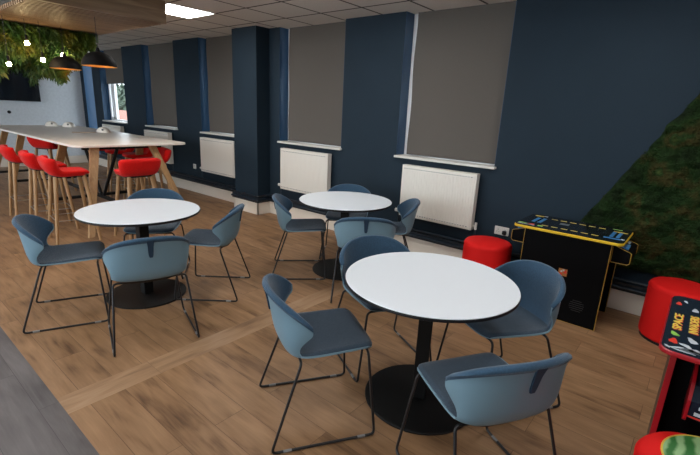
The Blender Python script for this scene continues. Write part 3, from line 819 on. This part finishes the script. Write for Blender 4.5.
def melon():
    m = bpy.data.materials.new('striped_rind'); m.use_nodes = True; nt = m.node_tree; L = nt.links.new
    b = nt.nodes['Principled BSDF']; b.inputs['Roughness'].default_value = .6
    tc = N(nt, 'ShaderNodeTexCoord'); w = N(nt, 'ShaderNodeTexWave'); w.inputs['Scale'].default_value = 5.5; w.inputs['Distortion'].default_value = 2.5; w.inputs['Detail'].default_value = 3; w.inputs['Detail Scale'].default_value = 2
    L(tc.outputs['Object'], w.inputs['Vector']); cr = N(nt, 'ShaderNodeValToRGB'); e = cr.color_ramp.elements
    e[0].position = .2; e[0].color = (.03, .17, .035, 1); e[1].position = .8; e[1].color = (.30, .50, .24, 1)
    L(w.outputs['Fac'], cr.inputs['Fac']); L(cr.outputs['Color'], b.inputs['Base Color']); return m
m = MB(); m.lathe([(.0001, .4515), (.150, .4512), (.168, .4508), (.170, .4490)], 48, c=(.030, .028), cap=False); m.build('striped_top', melon(), wp, smooth=True)
m = MB(); m.tube([(.030+.170*math.cos(2*PI*k/64), .028+.170*math.sin(2*PI*k/64), .449) for k in range(65)], .004, 6); m.build('piping', M['artyel'], wp)

# ------------------------------------------------------------------ black arcade cabinet
ar = empty('arcade_cabinet', (-.74, -.39, 0)); tag(ar, 'black cocktail arcade cabinet with yellow edged glass top beside moss panel', 'arcade cabinet')
def side_panel(y0, y1, x0, x1, parent, edge, mat_):
    m = MB(); m.box((x0, y0, 0), (x1, y1, .722)); m.build('side_panel', mat_, parent)
    e = MB(); w = .004
    e.box((x1, y0-.002, 0), (x1+w, y1+.002, .722)); e.box((x0-w, y0-.002, 0), (x0, y1+.002, .722)); e.box((x0, y0-.001, .0), (x1, y1, .003))
    e.build('edge_trim', edge, parent, split=True)
side_panel(-.24, -.22, -.318, .318, ar, M['gold'], M['black']); side_panel(.22, .24, -.318, .318, ar, M['gold'], M['black'])
MB().box((-.20, -.22, .02), (.20, .22, .722)).build('cabinet_body', M['black'], ar)
MB().prism(rrect(-.418, -.27, .395, .27, .05), .722, .744).build('tabletop', M['yellow'], ar, bevel=.006)
MB().prism(rrect(-.412, -.264, .389, .264, .046), .7441, .7475).build('glass_top', M['screen'], ar)
def art(parent, rects, z):
    for m_, rs in rects.items():
        mm = MB()
        for (x0, y0, x1, y1) in rs: mm.box((x0, y0, z), (x1, y1, z+.0008))
        mm.build('artwork', M[m_], parent, split=True)
dash = []
for k in range(6):
    for yy in (-.15, .15): dash.append((-.22+k*.075, yy-.010, -.22+k*.075+.05, yy+.008))
dash += [(-.37, .17, -.30, .21), (.27, .10, .37, .125)]
art(ar, {'artyel': dash, 'artblue': [(-.33, -.08, -.30, .12), (-.28, -.08, -.25, .12), (.27, -.10, .295, .10), (.315, -.10, .34, .10), (.24, -.165, .355, -.13)],
         'artgreen': [(-.40, -.20, -.31, -.17), (.25, .19, .32, .21), (-.24, -.21, -.20, -.18)], 'artred': [(-.33, -.20, -.27, -.17)], 'artwhite': [(.355, -.15, .38, -.12), (-.30, .20, -.27, .22), (-.40,-.225,-.26,-.215)],
         'artgrey': [(-.12, .0, -.05, .06)]}, .7476)
def control_panel(s, parent, edge, x0=.322, w=.125):
    m = MB(); a, c = (x0, x0+w)
    prof = [(a, .57), (c-.015, .57), (c, .585), (c, .66), (c-.01, .668), (a, .705)]
    vs = [(s*x_, y_, z_) for y_ in (-.17, .17) for x_, z_ in prof]; n = len(prof)
    m.add(vs, [tuple(range(n)), tuple(range(2*n-1, n-1, -1))]+[(i, (i+1) % n, n+(i+1) % n, n+i) for i in range(n)])
    o = m.build('control_panel', M['black'], parent)
    e = MB()
    for y_ in (-.171, .171): e.tube([(s*x_, y_, z_) for x_, z_ in prof]+[(s*prof[0][0], y_, prof[0][1])], .003, 6)
    e.build('edge_trim', edge, o, split=True)
    k = MB(); k.box((s*(a+.02), -.13, .675), (s*(c-.03), -.01, .693)); k.build('artwork', M['artblue'], o)
    k = MB(); k.tube([(s*(a+.06), .02, .68), (s*(a+.06), .02, .72)], .005, 8); k.lathe([(.0001, .705), (.010, .708), (.014, .718), (.010, .728), (.0001, .731)], 12, c=(s*(a+.06), .02)); k.build('joystick', edge, o)
    k = MB()
    for yy in (.07, .11): k.lathe([(.011, .67), (.011, .69), (.0001, .691)], 12, c=(s*(a+.07), yy))
    k.build('button', M['artwhite'], o, split=True)
control_panel(1, ar, M['gold']); control_panel(-1, ar, M['gold'])
# sticker and vent on the near side panel
m = MB(); m.box((-.01, -.2412, .385), (.055, -.24, .445)); so = m.build('sticker', mat('sticker_orange', (.42, .17, .05), .4), ar)
m = MB(); m.box((.0, -.242, .390), (.02, -.2412, .41)); m.box((.03, -.242, .41), (.05, -.2412, .435)); m.build('marking', M['artred'], so, split=True)
m = MB(); m.box((.02, -.242, .425), (.035, -.2412, .44)); m.box((.005, -.242, .415), (.018, -.2412, .43)); m.build('marking', M['artwhite'], so, split=True)
m = MB()
for k in range(6):
    hw = .055*math.sqrt(max(.05, 1-((k-2.5)/3.2)**2)); z_ = .12+k*.017; m.box((.165-hw, -.2415, z_), (.165+hw, -.24, z_+.004))
m.build('vent', mat('vent_dark', (.022, .022, .025), .5), ar)

# ------------------------------------------------------------------ red edged arcade table
a2 = empty('arcade_cabinet', (.0, -1.85, 0)); tag(a2, 'red edged arcade table with yellow lettering on its glass top, at right edge', 'arcade cabinet')
MB().prism(rrect(0.0, -.43, .62, .30, .05), .722, .744).build('tabletop', M['redplas'], a2, bevel=.006)
MB().prism(rrect(.006, -.424, .614, .294, .046), .7441, .7475).build('glass_top', M['artnavy'], a2)
for x0 in (.048, .55):
    m = MB(); m.box((x0, -.24, 0), (x0+.022, .24, .722)); o = m.build('side_panel', mat('panel_floor_reflection', (.045, .036, .030), .35), a2)  # brown tint paints the wood floor's reflection into the panel
    m = MB(); m.box((x0, -.250, 0), (x0+.022, -.24, .722)); m.box((x0, .24, 0), (x0+.022, .25, .722)); m.build('edge_trim', M['redplas'], o, split=True)
MB().box((.07, -.15, .03), (.55, .15, .722)).build('cabinet_body', M['black'], a2)
# control box on the near end
m = MB(); prof = [(-.15, .43), (-.27, .40), (-.30, .42), (-.30, .50), (-.27, .56), (-.15, .62)]; n = len(prof)
m.add([(x_, y_, z_) for x_ in (.150, .50) for y_, z_ in prof], [tuple(range(n)), tuple(range(2*n-1, n-1, -1))]+[(i, (i+1) % n, n+(i+1) % n, n+i) for i in range(n)])
cp = m.build('control_panel', M['artnavy'], a2)
m = MB()
for x_ in (.138, .50):
    m.add([(xx, y_, z_) for xx in (x_, x_+.012) for y_, z_ in [(-.15, .42), (-.275, .39), (-.31, .415), (-.31, .505), (-.275, .57), (-.15, .63)]],
          [tuple(range(6)), tuple(range(11, 5, -1))]+[(i, (i+1) % 6, 6+(i+1) % 6, 6+i) for i in range(6)])
m.build('edge_trim', M['redplas'], cp, split=True)
mm = MB(); mm.box((.17, -.302, .44), (.22, -.3, .455)); mm.box((.23, -.302, .43), (.30, -.3, .44)); mm.box((.18, -.302, .47), (.20, -.3, .485)); mm.build('artwork', M['artwhite'], cp, split=True)
MB().box((.15, -.302, .425), (.50, -.300, .432)).build('artwork', M['artred'], cp)
def blob(x, y, rx, ry, ang, seg=10):
    ca, sa = math.cos(ang), math.sin(ang); q = []
    for k in range(seg):
        a = 2*PI*k/seg; rr = 1+.22*math.sin(3*a+x*90); u, v = rx*rr*math.cos(a), ry*rr*math.sin(a); q.append((x+u*ca-v*sa, y+u*sa+v*ca))
    return q
def blobs(parent, mname, lst, z=.7476):
    mm = MB()
    for b_ in lst: mm.prism(blob(*b_), z, z+.0008)
    mm.build('artwork', M[mname], parent, split=True)
blobs(a2, 'artred', [(.036, .165, .012, .024, 0), (.042, -.325, .015, .028, 0), (.32, .1, .02, .02, 0)])
blobs(a2, 'artgreen', [(.042, -.245, .013, .024, .5), (.35, -.22, .02, .02, 0)])
blobs(a2, 'artwhite', [(.062, .215, .007, .018, .3), (.102, .115, .013, .026, 0), (.103, -.275, .014, .030, .4), (.055, -.385, .035, .006, .5), (.085, -.345, .012, .026, .9), (.075, -.405, .04, .005, -.1), (.115, -.375, .022, .018, .2), (.026, -.395, .014, .005, -.9), (.15, -.36, .025, .016, .7)])
blobs(a2, 'artgrey', [(.10, -.385, .035, .018, .1), (.30, -.12, .09, .10, 0)])
def text_mesh(body, size, loc, rz, mname, parent, name, extr=.0006, sx=1.):
    cu = bpy.data.curves.new(name, 'FONT'); cu.body = body; cu.size = size; cu.extrude = extr; cu.align_x = 'CENTER'; cu.offset = size*.02
    to = bpy.data.objects.new('tmp', cu); C.objects.link(to)
    dg = bpy.context.evaluated_depsgraph_get(); me = bpy.data.meshes.new_from_object(to.evaluated_get(dg)); bpy.data.objects.remove(to)
    me.materials.clear(); me.materials.append(M[mname])
    o = bpy.data.objects.new(name, me); C.objects.link(o); o.parent = parent; o.location = loc; o.rotation_euler = (0, 0, rz); o.scale = (sx, 1, 1)
    return o
for body, x_, sx, yc in (('SPACE', .060, 1.62, -.090), ('INVADERS', .118, 1.08, -.080)):
    text_mesh(body, .045, (x_+.003, yc-.004, .7480), PI/2, 'artred', a2, 'lettering', sx=sx)
    text_mesh(body, .045, (x_, yc, .7488), PI/2, 'artyellow2', a2, 'lettering', sx=sx)

# ------------------------------------------------------------------ outdoors
tag(MB().box((-70, .6, -3.1), (10, 40, -3.0)).build('ground', M['ground']), 'pale ground outside the far window', 'ground')['kind'] = 'structure'
o = MB().box((-50, 7, -3), (-16, 7.3, 1.0)).build('garden_wall', M['brick']); tag(o, 'reddish brick wall outside the far window', 'wall')
def tree(x, y, r, label):
    t = empty('tree', (x, y, -3)); tag(t, label, 'tree', 'trees outside')
    MB().tube([(0, 0, 0), (0, 0, 3.6)], .2, 8, r2=.12).build('trunk', M['oak'], t)
    m = MB()
    for _ in range(2600):
        v = Vector((rnd.gauss(0, 1), rnd.gauss(0, 1), rnd.gauss(0, 1))).normalized()*r*rnd.random()**.35
        p = Vector((v.x*1.25, v.y, 4.2+v.z*.95)); d = Vector((rnd.uniform(-1,1), rnd.uniform(-1,1), rnd.uniform(-1,1))).normalized()*.26; s = d.orthogonal().normalized()*.15
        m.add([p-d, p-s, p+d, p+s], [(0, 1, 2, 3)])
    m.build('crown', M['tree'], t)
tree(-36.9, 10, 1.9, 'leftmost leafy tree behind the brick wall outside')
tree(-31.6, 10.4, 1.8, 'middle leafy tree seen through the far window above the brick wall')
tree(-27.0, 10, 1.6, 'rightmost leafy tree behind the brick wall outside')

# ------------------------------------------------------------------ light
w = bpy.data.worlds.new('world'); bpy.context.scene.world = w; w.use_nodes = True
bg = w.node_tree.nodes['Background']; bg.inputs['Color'].default_value = (.84, .93, 1, 1); bg.inputs['Strength'].default_value = 4.6
sc = bpy.context.scene
sc.view_settings.view_transform = 'Standard'; sc.view_settings.look = 'None'; sc.view_settings.gamma = 1; sc.view_settings.use_curve_mapping = False
sc.view_settings.exposure = .18
